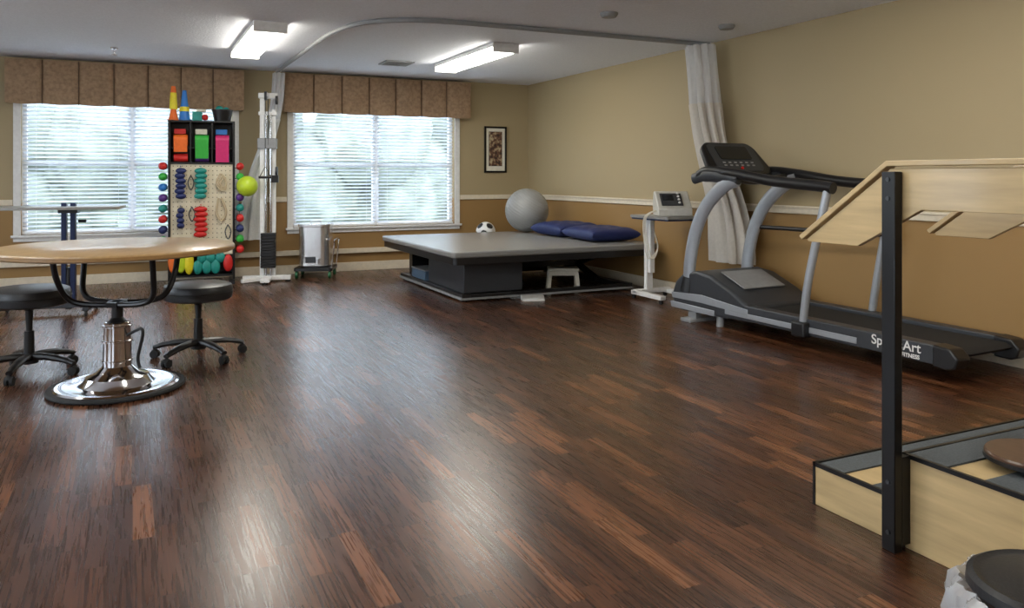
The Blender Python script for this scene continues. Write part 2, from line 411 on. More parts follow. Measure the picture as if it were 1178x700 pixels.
# ------------------------------------------------------------------ round table
g = G('round_therapy_table', (-0.075, 4.98, 0), -25.5)
g.part('table_top', M['tabletop'], lambda b: lathe(b, [(0, 0.765), (0.61, 0.765), (0.62, 0.77), (0.622, 0.782), (0.62, 0.796), (0.612, 0.801), (0, 0.801)], n=96))
g.part('top_edge_band', C('edge_band', (148, 114, 70), 0.4), lambda b: lathe(b, [(0.615, 0.768), (0.6235, 0.772), (0.6235, 0.79), (0.615, 0.793)], n=96))
g.part('base_ring', M['rubber'], lambda b: lathe(b, [(0.335, 0), (0.352, 0.004), (0.356, 0.014), (0.35, 0.024), (0.335, 0.026), (0, 0.02)], n=72))
g.part('chrome_base', M['chrome'], lambda b: lathe(b, [(0.325, 0.022), (0.31, 0.034), (0.27, 0.036), (0.25, 0.03), (0.19, 0.032), (0.175, 0.05), (0.16, 0.075), (0.11, 0.095), (0.085, 0.12), (0.075, 0.13), (0.073, 0.2), (0.068, 0.37), (0.06, 0.375), (0, 0.376)], n=72))
g.part('neck', M['black'], lambda b: lathe(b, [(0.062, 0.37), (0.045, 0.38), (0.03, 0.40), (0.03, 0.47), (0.05, 0.475), (0.05, 0.49), (0, 0.49)]))
def arms(b):
    for dy in (-0.07, 0.07):
        tube(b, [(-0.27, dy*2.4, 0.765), (-0.265, dy*2.0, 0.64), (-0.24, dy*1.3, 0.53), (-0.17, dy, 0.485), (0, dy*0.7, 0.475), (0.17, dy, 0.485), (0.24, dy*1.3, 0.53), (0.265, dy*2.0, 0.64), (0.27, dy*2.4, 0.765)], 0.016, n=10)
    bb(b, -0.3, -0.24, -0.22, 0.22, 0.748, 0.765); bb(b, 0.24, 0.3, -0.22, 0.22, 0.748, 0.765)
    bb(b, -0.03, 0.03, -0.07, 0.07, 0.462, 0.49)
g.part('support_arms', M['blackm'], arms)
g.part('height_lever', M['black'], lambda b: (tube(b, [(0.06, -0.02, 0.30), (0.12, -0.03, 0.33), (0.155, -0.04, 0.34), (0.16, -0.04, 0.30), (0.13, -0.03, 0.18), (0.14, -0.03, 0.12)], 0.009, n=8)))
def bands(b):
    for z in (0.15, 0.26, 0.345): lathe(b, [(0.07, z), (0.079, z+0.004), (0.079, z+0.012), (0.07, z+0.016)], n=40)
g.part('column_rings', M['chrome'], bands)

def stool(loc, rz, seat_z, name='rolling_stool', r=0.215):
    g = G(name, loc, rz)
    z = seat_z
    g.part('seat', M['vblack'], lambda b: lathe(b, [(0, z-0.105), (r*0.9, z-0.105), (r*0.98, z-0.095), (r, z-0.07), (r, z-0.03), (r*0.96, z-0.01), (r*0.85, z), (0, z+0.004)], n=56))
    g.part('seat_welt', M['black'], lambda b: lathe(b, [(r*0.97, z-0.060), (r*1.015, z-0.057), (r*1.015, z-0.051), (r*0.97, z-0.048)], n=56))
    g.part('gas_column', M['black'], lambda b: (lathe(b, [(0.05, z-0.105), (0.045, z-0.12), (0.022, z-0.14), (0.017, 0.26), (0.027, 0.26), (0.03, 0.1), (0.05, 0.085), (0.05, 0.065), (0, 0.06)], n=24)))
    g.part('lever', M['black'], lambda b: tube(b, [(0, 0, z-0.125), (0.1, 0.05, z-0.13), (0.16, 0.08, z-0.135)], 0.006, n=8))
    def legs(b):
        for i in range(5):
            a = 2*math.pi*i/5; c, s = math.cos(a), math.sin(a)
            tube(b, [(0.02*c, 0.02*s, 0.105), (0.12*c, 0.12*s, 0.105), (0.22*c, 0.22*s, 0.09), (0.29*c, 0.29*s, 0.07)], [0.03, 0.028, 0.024, 0.02], n=10, sq=(1, 0.75))
    g.part('star_base', M['black'], legs)
    def cast(b):
        for i in range(5):
            a = 2*math.pi*i/5; c, s = math.cos(a), math.sin(a); p = Vector((0.285*c, 0.285*s, 0.026))
            t = Vector((-s, c, 0))
            for k in (-1, 1): cyl(b, p+t*k*0.006, p+t*k*0.022, 0.026, n=20)
            cyl(b, p+Vector((0, 0, 0.0)), p+Vector((0, 0, 0.05)), 0.008, n=8)
            sph(b, p+Vector((0, 0, 0.014)), 0.024, (1, 1, 0.8), 12, 8)
    g.part('casters', M['rubber'], cast)
stool((0.39, 5.577, 0), 10, 0.49); stool((-0.56, 5.574, 0), 40, 0.52, r=0.225)

# overbed table behind
g = G('overbed_table', (-0.62, 7.9, 0), -8)
g.part('top', M['gtop'], lambda b: prismz(b, rrect(-0.75, 0.55, -0.22, 0.22, 0.05), 0.905, 0.93), 0.003)
g.part('lift_columns', M['bluemetal'], lambda b: [bb(b, x-0.020, x+0.020, -0.03, 0.03, 0.09, 0.96) for x in (0.09, 0.16)], 0.004)
g.part('clamp', M['black'], lambda b: (bb(b, 0.05, 0.2, -0.05, 0.05, 0.87, 0.905), cyl(b, (0.125, 0, 0.04), (0.125, 0, 0.4), 0.028), cyl(b, (0.2, 0, 0.8), (0.26, 0, 0.8), 0.015)))
g.part('h_base', M['gray'], lambda b: (bb(b, -0.4, 0.3, -0.03, 0.03, 0.05, 0.09), [bb(b, x-0.025, x+0.025, -0.25, 0.25, 0.05, 0.09) for x in (-0.4, 0.3)], [cyl(b, (x-0.01, y, 0.027), (x+0.01, y, 0.027), 0.027) for x in (-0.4, 0.3) for y in (-0.22, 0.22)]), 0.004)

# ------------------------------------------------------------------ equipment rack
g = G('exercise_equipment_rack', (0.70, 9.42, 0), -6)
def rk(b):
    w = 0.33; d0, d1 = -0.12, 0.14
    for x in (-w, w): bb(b, x-0.012, x+0.012, d0, d1, 0.05, 1.80)
    for z in (1.79, 1.335, 0.1, 0.32): bb(b, -w, w, d0, d1, z-0.01, z+0.01)
    bb(b, -w, w, d0+0.02, d1, 1.50-0.008, 1.50+0.008)
    for x in (-0.115, 0.105): bb(b, x-0.008, x+0.008, d0, d1, 1.34, 1.79)
    for x in (-0.31, 0.31):
        bb(b, x-0.03, x+0.03, d0-0.05, d1+0.05, 0.0, 0.05)
g.part('cabinet_frame', M['black'], rk, 0.002)
g.part('back_panel', M['gray'], lambda b: bb(b, -0.32, 0.32, 0.12, 0.135, 0.1, 1.79))
g.part('pegboard', M['peg'], lambda b: bb(b, -0.317, 0.317, -0.10, -0.085, 0.33, 1.324))
def holes(b):
    for i in range(14):
        for j in range(20): cyl(b, (-0.29+i*0.0446, -0.1015, 0.37+j*0.049), (-0.29+i*0.0446, -0.0995, 0.37+j*0.049), 0.006, n=6)
g.part('peg_holes', C('holes', (90, 80, 60)), holes)
# exercise band rolls with hanging tails, different lengths
for nm, x, tail in (('orange', -0.215, 0.13), ('green', 0.0, 0.20), ('magenta', 0.21, 0.24)):
    def roll(b, x=x, tail=tail):
        cyl(b, (x-0.07, -0.075, 1.585), (x+0.07, -0.075, 1.585), 0.06, n=24)
        bx(b, (x, -0.137, 1.585-tail/2), (0.135, 0.006, tail), (R(3), 0, 0))
    g.part('band_roll_'+nm, M[nm], roll)
    g.part('box_'+nm, {'orange': M['red'], 'green': M['offwhite'], 'magenta': M['sky']}[nm], lambda b, x=x: bb(b, x-0.07, x+0.05, -0.05, 0.08, 1.652, 1.71), 0.004)
    g.part('band_roll_lower_'+nm, {'orange': M['red'], 'green': M['purple'], 'magenta': M['sky']}[nm], lambda b, x=x: cyl(b, (x-0.07, -0.05, 1.392), (x+0.07, -0.05, 1.392), 0.045, n=24))
def cuff(b, x, z, w=0.10, n=5):
    for i in range(n):
        zz = z-i*0.055
        dx = 0.006*math.sin(i*2.3+x*20)
        sph(b, (x+dx, -0.145, zz), 0.034, (w/0.068, 0.9, 0.95), 14, 8)
    cyl(b, (x, -0.10, z+0.045), (x, -0.17, z+0.05), 0.006, n=8)
for nm, x, z, w, n in (('navy', -0.215, 1.25, 0.11, 6), ('teal', -0.01, 1.25, 0.13, 6), ('red', -0.01, 0.83, 0.14, 6), ('navy', -0.215, 0.82, 0.08, 4)):
    g.part('cuff_weights_'+nm, M[nm], lambda b, x=x, z=z, w=w, n=n: cuff(b, x, z, w, n))
def strap(b):
    for k in range(3):
        tube(b, [(0.19+0.02*k, -0.13, 1.22-0.02*k), (0.15+0.02*k, -0.14, 1.12), (0.2+0.02*k, -0.14, 1.04), (0.25, -0.14, 1.12), (0.20+0.02*k, -0.13, 1.22-0.02*k)], 0.009, n=6)
    tube(b, [(0.17, -0.13, 0.95), (0.15, -0.14, 0.8), (0.2, -0.14, 0.7), (0.25, -0.14, 0.8), (0.2, -0.13, 0.95)], 0.012, n=6)
g.part('beige_straps', C('tan_strap', (190, 172, 140)), strap)
g.part('dark_straps', M['gray'], lambda b: [tube(b, [(x, -0.13, z), (x-0.03, -0.14, z-0.08), (x, -0.14, z-0.16), (x+0.03, -0.14, z-0.08), (x, -0.13, z-0.005)], 0.006, n=6) for x, z in ((-0.1, 0.86), (0.27, 0.66), (-0.11, 1.2))])
def lower(b, xs, z0, z1):
    for x in xs: sph(b, (x, -0.14, (z0+z1)/2), 0.05, (1.0, 0.6, (z1-z0)/0.1), 14, 10)
g.part('foam_rolls_teal', M['teal'], lambda b: (lower(b, (-0.04, 0.05, 0.14), 0.12, 0.28), lower(b, (0.0, 0.09, 0.19), 0.24, 0.36)))
g.part('foam_rolls_orange', M['orange'], lambda b: lower(b, (-0.29,), 0.14, 0.40))
g.part('foam_rolls_lime', M['lime'], lambda b: lower(b, (-0.21,), 0.14, 0.40))
g.part('foam_rolls_yellow', M['yellow'], lambda b: lower(b, (-0.13,), 0.12, 0.40))
g.part('foam_rolls_red', M['red'], lambda b: lower(b, (0.27,), 0.14, 0.33))
cl = ['red', 'green', 'sky', 'purple', 'teal', 'red', 'navy', 'green', 'red']
for s in (-1, 1):
    for i, cc in enumerate(cl):
        z = 1.30-i*0.115
        def db(b, z=z, s=s):
            x = s*0.395
            for y in (-0.12, 0.02): sph(b, (x, y, z), 0.042, (1, 0.85, 1), 16, 10)
            cyl(b, (x, -0.12, z), (x, 0.02, z), 0.014, n=10)
        g.part('dumbbell_%d_%s' % (i+1, 'a' if s < 0 else 'b'), M[cc], db)
g.part('dumbbell_brackets', M['blackm'], lambda b: [bb(b, s*0.345-0.003, s*0.345+0.09*s, -0.06, -0.04, 1.30-i*0.115-0.022, 1.30-i*0.115-0.014) for s in (-1, 1) for i in range(9)])
# top items
def cone(b, x, y, h, r=0.05): lathe(b, [(r*1.3, 0), (r*1.3, 0.01), (r, 0.012), (r*0.35, h), (0, h)], (x, y, 1.80), 20)
g.part('cone_stack_orange', M['orange'], lambda b: cone(b, -0.29, -0.06, 0.16, 0.05))
def cyl3(b, x, y, z0, z1, r0, r1): cyl(b, (x, y, z0), (x, y, z1), r0, r1, 20)
g.part('cone_stack_yellow', M['yellow'], lambda b: cyl3(b, -0.29, -0.06, 1.92, 2.10, 0.042, 0.032))
g.part('cone_stack_tip', M['orange'], lambda b: cyl3(b, -0.29, -0.06, 2.10, 2.17, 0.031, 0.022))
g.part('cone_stack_blue', M['sky'], lambda b: cone(b, -0.18, -0.05, 0.33, 0.058))
g.part('cone_band', M['yellow'], lambda b: cyl3(b, -0.18, -0.05, 1.90, 1.95, 0.052, 0.048))
g.part('block_green', M['teal'], lambda b: bb(b, -0.1, 0.0, -0.08, 0.03, 1.80, 1.90), 0.004)
g.part('block_white', M['offwhite'], lambda b: bb(b, -0.06, 0.04, -0.06, 0.05, 1.90, 1.93), 0.004)
g.part('ball_red', M['red'], lambda b: sph(b, (0.03, -0.05, 1.84), 0.035))
def basket(b):
    lathe(b, [(0.085, 1.80), (0.11, 1.92), (0.115, 1.92), (0.115, 1.93), (0.10, 1.93), (0.08, 1.81), (0, 1.81)], (0.21, -0.02, 0), 20)
g.part('basket', M['black'], basket)
g.part('basket_contents', M['teal'], lambda b: (sph(b, (0.18, -0.03, 1.93), 0.045), sph(b, (0.25, -0.03, 1.925), 0.035)))
g.part('yellow_ball', M['lime'], lambda b: sph(b, (0.47, -0.12, 1.08), 0.115))

# ------------------------------------------------------------------ curtains
def bunch(b, rows, k=9, amp=0.28, n=120, ph=0):
    rings = []
    for (x, y, z, a, c) in rows:
        ring = []
        for j in range(n):
            t = 2*math.pi*j/n
            m_ = 1+amp*math.sin(k*t+ph+z*0.6)+0.08*math.sin(2*k*t+z*2)
            ring.append(b.verts.new((x+a*m_*math.cos(t), y+c*m_*math.sin(t), z)))
        rings.append(ring)
    for p, q in zip(rings[:-1], rings[1:]):
        for j in range(n): b.faces.new((p[j], p[(j+1) % n], q[(j+1) % n], q[j]))
def interp(keys, n):
    P = smooth_path([Vector(k[:3]) for k in keys], n); Q = smooth_path([Vector((k[3], k[4], 0)) for k in keys], n)
    return [(p.x, p.y, p.z, q.x, q.y) for p, q in zip(P, Q)]
g = G('privacy_curtain')
kr = [(4.78, 5.93, 2.405, 0.10, 0.14), (4.785, 5.90, 2.15, 0.10, 0.14), (4.79, 5.87, 1.86, 0.11, 0.14)]
kr2 = [(4.79, 5.87, 1.86, 0.115, 0.145), (4.80, 5.82, 1.55, 0.10, 0.15), (4.82, 5.72, 1.2, 0.085, 0.17), (4.84, 5.63, 0.9, 0.085, 0.19), (4.84, 5.58, 0.6, 0.09, 0.22), (4.84, 5.57, 0.42, 0.09, 0.22)]
g.part('mesh_header', M['mesh'], lambda b: bunch(b, interp(kr, 5)))
g.part('fabric', M['cloth'], lambda b: bunch(b, interp(kr2, 6)))
g.part('hooks', M['chrome'], lambda b: [cyl(b, (4.70+0.03*i, 5.97, 2.395), (4.70+0.03*i, 5.975, 2.414), 0.004, n=6) for i in range(7)])
g = G('privacy_curtain')
kl = [(1.56, 9.62, 2.405, 0.06, 0.08), (1.54, 9.62, 2.1, 0.06, 0.08), (1.50, 9.63, 1.86, 0.06, 0.08)]
kl2 = [(1.50, 9.63, 1.86, 0.065, 0.08), (1.42, 9.65, 1.55, 0.07, 0.08), (1.33, 9.68, 1.2, 0.09, 0.08), (1.27, 9.70, 0.8, 0.11, 0.08), (1.24, 9.70, 0.45, 0.13, 0.08)]
g.part('mesh_header', M['mesh'], lambda b: bunch(b, interp(kl, 5), 7))
g.part('fabric', M['cloth2'], lambda b: bunch(b, interp(kl2, 6), 7))

# ------------------------------------------------------------------ pulley machine
g = G('cable_pulley_machine', (1.385, 9.30, 0), -15)
g.part('upright', M['white'], lambda b: (bb(b, -0.085, -0.035, -0.03, 0.03, 0.05, 2.12), bb(b, 0.045, 0.085, 0.0, 0.04, 0.05, 1.95)), 0.005)
g.part('base', M['white'], lambda b: (bb(b, -0.27, 0.25, -0.045, 0.045, 0.02, 0.07), bb(b, -0.05, 0.05, -0.3, 0.2, 0.02, 0.06), bx(b, (-0.14, -0.16, 0.04), (0.28, 0.05, 0.04), (0, 0, R(40)))), 0.006)
g.part('feet', M['rubber'], lambda b: [cyl(b, (x, y, 0), (x, y, 0.025), 0.03) for x, y in ((-0.24, 0), (0.22, 0), (0, -0.27), (0, 0.17))])
g.part('guide_rods', M['chrome'], lambda b: [cyl(b, (x, -0.04, 0.07), (x, -0.04, 1.9), 0.009, n=12) for x in (-0.015, 0.035)])
g.part('weight_stack', M['black'], lambda b: [bb(b, -0.07, 0.09, -0.09, 0.02, 0.16+i*0.033, 0.16+i*0.033+0.029) for i in range(12)], 0.002)
g.part('top_arm', M['white'], lambda b: (bb(b, -0.1, 0.11, -0.05, 0.05, 2.07, 2.13), bb(b, -0.1, 0.1, -0.04, 0.04, 1.88, 1.92), bx(b, (0.0, -0.1, 2.1), (0.04, 0.2, 0.04))), 0.005)
def pul(b):
    for x, y, z in ((0.0, -0.2, 2.08), (0.1, -0.04, 2.05), (0.10, -0.05, 1.25)):
        cyl(b, (x-0.012, y, z), (x+0.012, y, z), 0.05)
g.part('pulleys', M['gray'], pul)
g.part('cable', M['black'], lambda b: (tube(b, [(0.01, -0.05, 0.56), (0.01, -0.06, 2.06)], 0.004, n=6), tube(b, [(0.0, -0.24, 2.06), (0.0, -0.24, 1.3)], 0.004, n=6)))
g.part('handles', M['black'], lambda b: (tube(b, [(-0.06, -0.24, 1.18), (0, -0.24, 1.3), (0.06, -0.24, 1.18)], 0.006, n=6, k=1), cyl(b, (-0.07, -0.24, 1.18), (0.07, -0.24, 1.18), 0.014), bb(b, 0.05, 0.12, -0.08, 0.0, 1.12, 1.2)))
g.part('slide_carriage', M['lgray'], lambda b: bb(b, -0.11, 0.1, -0.06, 0.05, 1.5, 1.62), 0.008)

# ------------------------------------------------------------------ hot pack tank
g = G('hot_pack_heating_unit', (1.97, 9.52, 0), -22)
g.part('tank', M['steel'], lambda b: prismz(b, rrect(-0.18, 0.18, -0.18, 0.18, 0.10, 10), 0.14, 0.60), 0.004, ang=20)
g.part('lid', M['steel'], lambda b: (prismz(b, rrect(-0.19, 0.19, -0.19, 0.19, 0.10, 10), 0.60, 0.63), cyl(b, (-0.06, 0, 0.66), (0.06, 0, 0.66), 0.008, n=8), cyl(b, (-0.06, 0, 0.62), (-0.06, 0, 0.66), 0.008, n=8), cyl(b, (0.06, 0, 0.62), (0.06, 0, 0.66), 0.008, n=8)), 0.003, ang=20)
g.part('dolly', M['black'], lambda b: (prismz(b, rrect(-0.22, 0.22, -0.21, 0.21, 0.03), 0.085, 0.12), prismz(b, rrect(-0.17, 0.17, -0.17, 0.17, 0.09), 0.12, 0.14)), 0.003)
g.part('drain_tap', M['chrome'], lambda b: (cyl(b, (0.06, -0.17, 0.2), (0.06, -0.24, 0.2), 0.012, n=10), cyl(b, (0.06, -0.23, 0.17), (0.06, -0.23, 0.23), 0.014, n=10)))
g.part('push_handle', M['chrome'], lambda b: tube(b, [(0.21, -0.16, 0.11), (0.24, -0.16, 0.4), (0.24, -0.16, 0.44), (0.24, 0.16, 0.44), (0.24, 0.16, 0.4), (0.21, 0.16, 0.11)], 0.009, n=8, k=3))
g.part('casters', C('caster_green', (30, 100, 62)), lambda b: [cyl(b, (x-0.014, y, 0.042), (x+0.014, y, 0.042), 0.042) for x in (-0.19, 0.19) for y in (-0.17, 0.17)])
g.part('control_plate', M['gray'], lambda b: bb(b, -0.09, 0.03, -0.186, -0.178, 0.18, 0.25))

# ------------------------------------------------------------------ mat table
g = G('therapy_mat_table')
X0, X1, Y0, Y1 = 2.62, 4.90, 6.73, 9.02
g.part('mat_cushion', M['matvinyl'], lambda b: prismz(b, rrect(X0, X1, Y0, Y1, 0.06), 0.44, 0.50), 0.018, seg=3)
g.part('top_frame', M['black'], lambda b: prismz(b, rrect(X0+0.02, X1-0.02, Y0+0.02, Y1-0.02, 0.05), 0.375, 0.44), 0.004)
def flr(b):
    x0, x1, y0, y1 = 2.80, 4.72, 6.95, 8.85
    bb(b, x0, x0+0.09, y0, y1, 0.015, 0.075); bb(b, x1-0.09, x1, y0, y1, 0.015, 0.075); bb(b, x0+0.09, x1-0.09, y0, y0+0.08, 0.02, 0.07); bb(b, x0, x1, y1-0.08, y1, 0.015, 0.075)
g.part('floor_frame', M['black'], flr, 0.005)
g.part('floor_frame_strip', M['lgray'], lambda b: (bb(b, 2.792, 2.80, 6.95, 8.85, 0.02, 0.045), bb(b, 2.80, 4.72, 6.942, 6.95, 0.02, 0.04)))
g.part('levelling_feet', M['rubber'], lambda b: [cyl(b, (x, y, 0), (x, y, 0.02), 0.035) for x in (2.85, 4.67) for y in (7.04, 8.78)])
g.part('lift_pedestal', M['gray'], lambda b: (bb(b, 2.84, 3.46, 7.0, 8.0, 0.075, 0.375)), 0.006)
def scis(b):
    for x in (3.6, 4.5):
        bx(b, (x, 7.75, 0.225), (0.05, 0.95, 0.05), (R(17), 0, 0)); bx(b, (x+0.055, 7.75, 0.225), (0.05, 0.95, 0.05), (R(-17), 0, 0))
    bb(b, 3.6, 4.56, 7.72, 7.78, 0.2, 0.25)
    bb(b, 2.86, 4.6, 8.6, 8.7, 0.075, 0.375)
g.part('scissor_lift', M['blackm'], scis)
g.part('motor', M['lgray'], lambda b: (bb(b, 3.52, 3.58, 7.3, 7.9, 0.1, 0.25)), 0.005)
g = G('foot_pedal', (3.46, 6.78, 0), -20)
g.part('body', M['white'], lambda b: prismx(b, [(-0.07, 0), (0.07, 0), (0.07, 0.045), (0.02, 0.05), (-0.07, 0.02)], -0.11, 0.11), 0.005)
g.part('cord', M['lgray'], lambda b: tube(b, [(0, 0.07, 0.02), (0.05, 0.12, 0.006), (-0.05, 0.14, 0.006), (-0.2, 0.13, 0.006)], 0.005, n=6))
g = G('step_stool', (4.08, 7.30, 0), -25)
def ss(b):
    bb(b, -0.16, 0.16, -0.12, 0.12, 0.21, 0.235)
    for x in (-1, 1):
        for y in (-1, 1): bx(b, (x*0.145, y*0.105, 0.105), (0.04, 0.035, 0.215), (R(y*5), R(-x*6), 0))
    bb(b, -0.15, 0.15, -0.118, -0.105, 0.16, 0.21); bb(b, -0.15, 0.15, 0.105, 0.118, 0.16, 0.21)
g.part('stool_body', M['offwhite'], ss, 0.008)
g = G('storage_bin', (2.86, 8.25, 0.075))
g.part('tub', C('blue_gray', (80, 105, 130)), lambda b: bb(b, -0.05, 0.14, -0.22, 0.22, 0.001, 0.1), 0.008)
g.part('lid', M['lgray'], lambda b: bb(b, -0.055, 0.145, -0.225, 0.225, 0.1, 0.115), 0.004)
# exercise ball
g = G('exercise_ball', (4.38, 8.74, 0.772))
def eb(b):
    prof = []
    for i in range(121):
        a = -math.pi/2+math.pi*i/120; r = 0.268+0.0018*math.sin(a*50)*(abs(a) < 1.2)
        prof.append((max(0, r*math.cos(a)) if 0 < i < 120 else 0, r*math.sin(a)))
    lathe(b, prof, n=64)
o = g.part('ribbed_shell', M['ball'], eb); o.rotation_euler = (R(20), R(25), 0)
# crate with football behind the mat
single('storage_crate', C('crate_gray', (110, 108, 104)), lambda b: (bb(b, 3.93, 4.33, 9.2, 9.6, 0, 0.355)), 0.008)
single('soccer_ball', [M['white'], M['black']], lambda b: bmesh.ops.create_icosphere(b, subdivisions=5, radius=0.125), loc=(4.10, 9.36, 0.48), rot=(0.3, 0.2, 0))
sb = bpy.data.objects['soccer_ball'].data
phi = (1+5**0.5)/2
ico = [Vector(v).normalized() for s in (1, -1) for t in (phi, -phi) for v in ((0, s, t), (s, t, 0), (t, 0, s))]
for p in sb.polygons:
    c = p.center.normalized()
    if max(c.dot(v) for v in ico) > 0.935: p.material_index = 1
def pillow(loc, sx, sy, sz, rz):
    def f(b):
        n = 28
        def pt(i, j, s):
            u = -math.cos(math.pi*i/n); v = -math.cos(math.pi*j/n)
            e = (1-abs(u)**5)*(1-abs(v)**5)
            wr = 0.03*math.sin(7*u+3*v)*e+0.03*math.sin(11*v-4*u)*e
            return Vector((u*sx*(1-0.04*(1-v*v)), v*sy*(1-0.04*(1-u*u)), s*sz*(max(e, 0)**0.4)+(wr*sz*2 if s > 0 else 0)))
        for s in (1, -1):
            vs = [[b.verts.new(pt(i, j, s)) for j in range(n+1)] for i in range(n+1)]
            for i in range(n):
                for j in range(n): b.faces.new((vs[i][j], vs[i+1][j], vs[i+1][j+1], vs[i][j+1]))
        bmesh.ops.remove_doubles(b, verts=b.verts, dist=0.0005)
    single('pillow', M['blue'], f, ang=80, loc=loc, rot=(0, 0, R(rz)))
pillow((4.57, 8.10, 0.581), 0.29, 0.32, 0.08, 4); pillow((4.58, 7.36, 0.576), 0.29, 0.36, 0.075, -3)

# ------------------------------------------------------------------ side table + device
g = G('bedside_instrument_table', (4.60, 6.26, 0))
g.part('top', M['gtop'], lambda b: prismz(b, rrect(-0.20, 0.24, -0.33, 0.28, 0.03), 0.79, 0.815), 0.003)
g.part('top_edge', M['bluemetal'], lambda b: prismz(b, rrect(-0.19, 0.23, -0.32, 0.27, 0.03), 0.775, 0.79))
g.part('columns', M['white'], lambda b: (bb(b, -0.07, 0.0, 0.165, 0.215, 0.06, 0.775), bb(b, -0.06, -0.01, 0.12, 0.165, 0.25, 0.775)), 0.004)
g.part('base', M['white'], lambda b: (bb(b, -0.2, 0.22, 0.16, 0.22, 0.05, 0.09), bb(b, -0.2, -0.14, -0.24, 0.25, 0.04, 0.08), bb(b, 0.16, 0.22, -0.24, 0.25, 0.04, 0.08)), 0.006)
g.part('casters', M['rubber'], lambda b: [cyl(b, (x-0.01, y, 0.022), (x+0.01, y, 0.022), 0.022) for x in (-0.175, 0.195) for y in (-0.21, 0.23)])
g = G('electrotherapy_unit', (4.62, 6.14, 0.816), -25)
g.part('case', M['device'], lambda b: prismx(b, [(-0.15, 0), (0.13, 0), (0.15, 0.10), (0.11, 0.23), (0.06, 0.23), (-0.14, 0.07)], -0.16, 0.16), 0.012)
g.part('control_panel', M['gray'], lambda b: bx(b, (-0.02, -0.045, 0.156), (0.20, 0.17, 0.008), (R(38.6), 0, 0)))
g.part('display', M['screen'], lambda b: bx(b, (-0.05, -0.03, 0.172), (0.10, 0.08, 0.006), (R(38.6), 0, 0)))
g.part('dials', M['white'], lambda b: [sph(b, (0.05, -0.09+0.035*i, 0.128+0.028*i), 0.012) for i in range(4)])
g.part('leads', M['offwhite'], lambda b: [tube(b, [(-0.165, -0.05+0.03*i, 0.05), (-0.26-0.01*i, -0.06, -0.02), (-0.25-0.015*i, -0.08, -0.25), (-0.2-0.02*i, -0.08, -0.4), (-0.15, -0.06, -0.3), (-0.19, -0.1, -0.15)], 0.005, n=6) for i in range(3)])

# ------------------------------------------------------------------ treadmill
g = G('treadmill', (4.12, 5.46, 0), 2.2)
W = 0.70; LB = -2.50
hood = [(0.0, 0.10), (0.03, 0.20), (-0.02, 0.31), (-0.12, 0.39), (-0.28, 0.42), (-0.45, 0.40), (-0.70, 0.30), (-0.86, 0.215), (-0.86, 0.09), (-0.1, 0.075)]
g.part('motor_hood', M['gray'], lambda b: prismx(b, hood, 0.0, W), 0.025, ang=20, seg=3)
g.part('hood_top_panel', M['lgray'], lambda b: bx(b, (W/2, -0.56, 0.368), (W*0.62, 0.28, 0.012), (R(21.5), 0, 0)), 0.004)
g.part('hood_side_stripe', M['silver'], lambda b: prismx(b, [(0.01, 0.17), (0.02, 0.215), (-0.35, 0.235), (-0.86, 0.19), (-0.86, 0.15), (-0.35, 0.17)], -0.006, W+0.006), 0.003)
g.part('front_skirt', M['silver'], lambda b: prismx(b, [(0.02, 0.09), (0.03, 0.14), (-0.5, 0.13), (-0.5, 0.085)], -0.008, W+0.008), 0.004)
def rails_(b):
    for x0, x1 in ((0.0, 0.1), (W-0.1, W)):
        prismx(b, [(-0.8, 0.10), (-0.8, 0.215), (LB+0.1, 0.205), (LB+0.1, 0.09)], x0, x1)
g.part('side_rails', M['gray'], rails_, 0.008)
g.part('side_rail_trim', M['silver'], lambda b: prismx(b, [(-0.62, 0.125), (-0.62, 0.16), (LB+0.68, 0.155), (LB+0.68, 0.115)], -0.005, W+0.005), 0.002)
g.part('running_belt', M['rubber'], lambda b: (prismx(b, [(-0.75, 0.15), (-0.75, 0.19), (LB+0.08, 0.18), (LB+0.04, 0.155), (LB+0.08, 0.13)], 0.105, W-0.105)), 0.004)
g.part('rear_caps', M['black'], lambda b: [prismx(b, [(LB+0.16, 0.08), (LB+0.16, 0.21), (LB+0.05, 0.20), (LB, 0.15), (LB+0.02, 0.09), (LB+0.06, 0.075)], x0, x1) for x0, x1 in ((-0.008, 0.115), (W-0.115, W+0.008))], 0.012, ang=20, seg=3)
g.part('feet', M['lgray'], lambda b: ([cyl(b, (x, y, 0), (x, y, 0.10), 0.032, 0.025) for x in (0.06, W-0.06) for y in (-2.0, -0.5)], bb(b, -0.05, W+0.03, -0.27, -0.15, 0.0, 0.03), [bb(b, x-0.03, x+0.03, -0.26, -0.16, 0.0, 0.1) for x in (0.05, W-0.05)]), 0.004)
g.part('uprights', M['silver'], lambda b: [tube(b, [(x, -0.16, 0.30), (x, -0.18, 0.5), (x, -0.25, 0.75), (x, -0.38, 0.96), (x, -0.58, 1.12), (x, -0.72, 1.17)], 0.052, n=14, sq=(0.75, 1.15)) for x in (0.03, W-0.03)])
g.part('upright_boots', M['black'], lambda b: [cyl(b, (x, -0.15, 0.24), (x, -0.165, 0.36), 0.07, 0.058) for x in (0.04, W-0.04)])
g.part('handrails', M['black'], lambda b: [tube(b, [(x, -0.30, 1.20), (x, -0.42, 1.235), (x, -0.7, 1.21), (x, -1.1, 1.155), (x, -1.5, 1.125), (x, -1.62, 1.11)], 0.040, n=14, sq=(0.9, 1.0)) for x in (0.02, W-0.02)])
g.part('handrail_shrouds', M['gray'], lambda b: [tube(b, [(x, -0.24, 1.17), (x, -0.42, 1.20), (x, -0.75, 1.17)], [0.045, 0.055, 0.045], n=14, sq=(0.75, 1)) for x in (0.02, W-0.02)])
g.part('lower_rail', M['black'], lambda b: (tube(b, [(W-0.02, -0.28, 0.76), (W-0.02, -1.62, 0.77)], 0.018, n=10)))
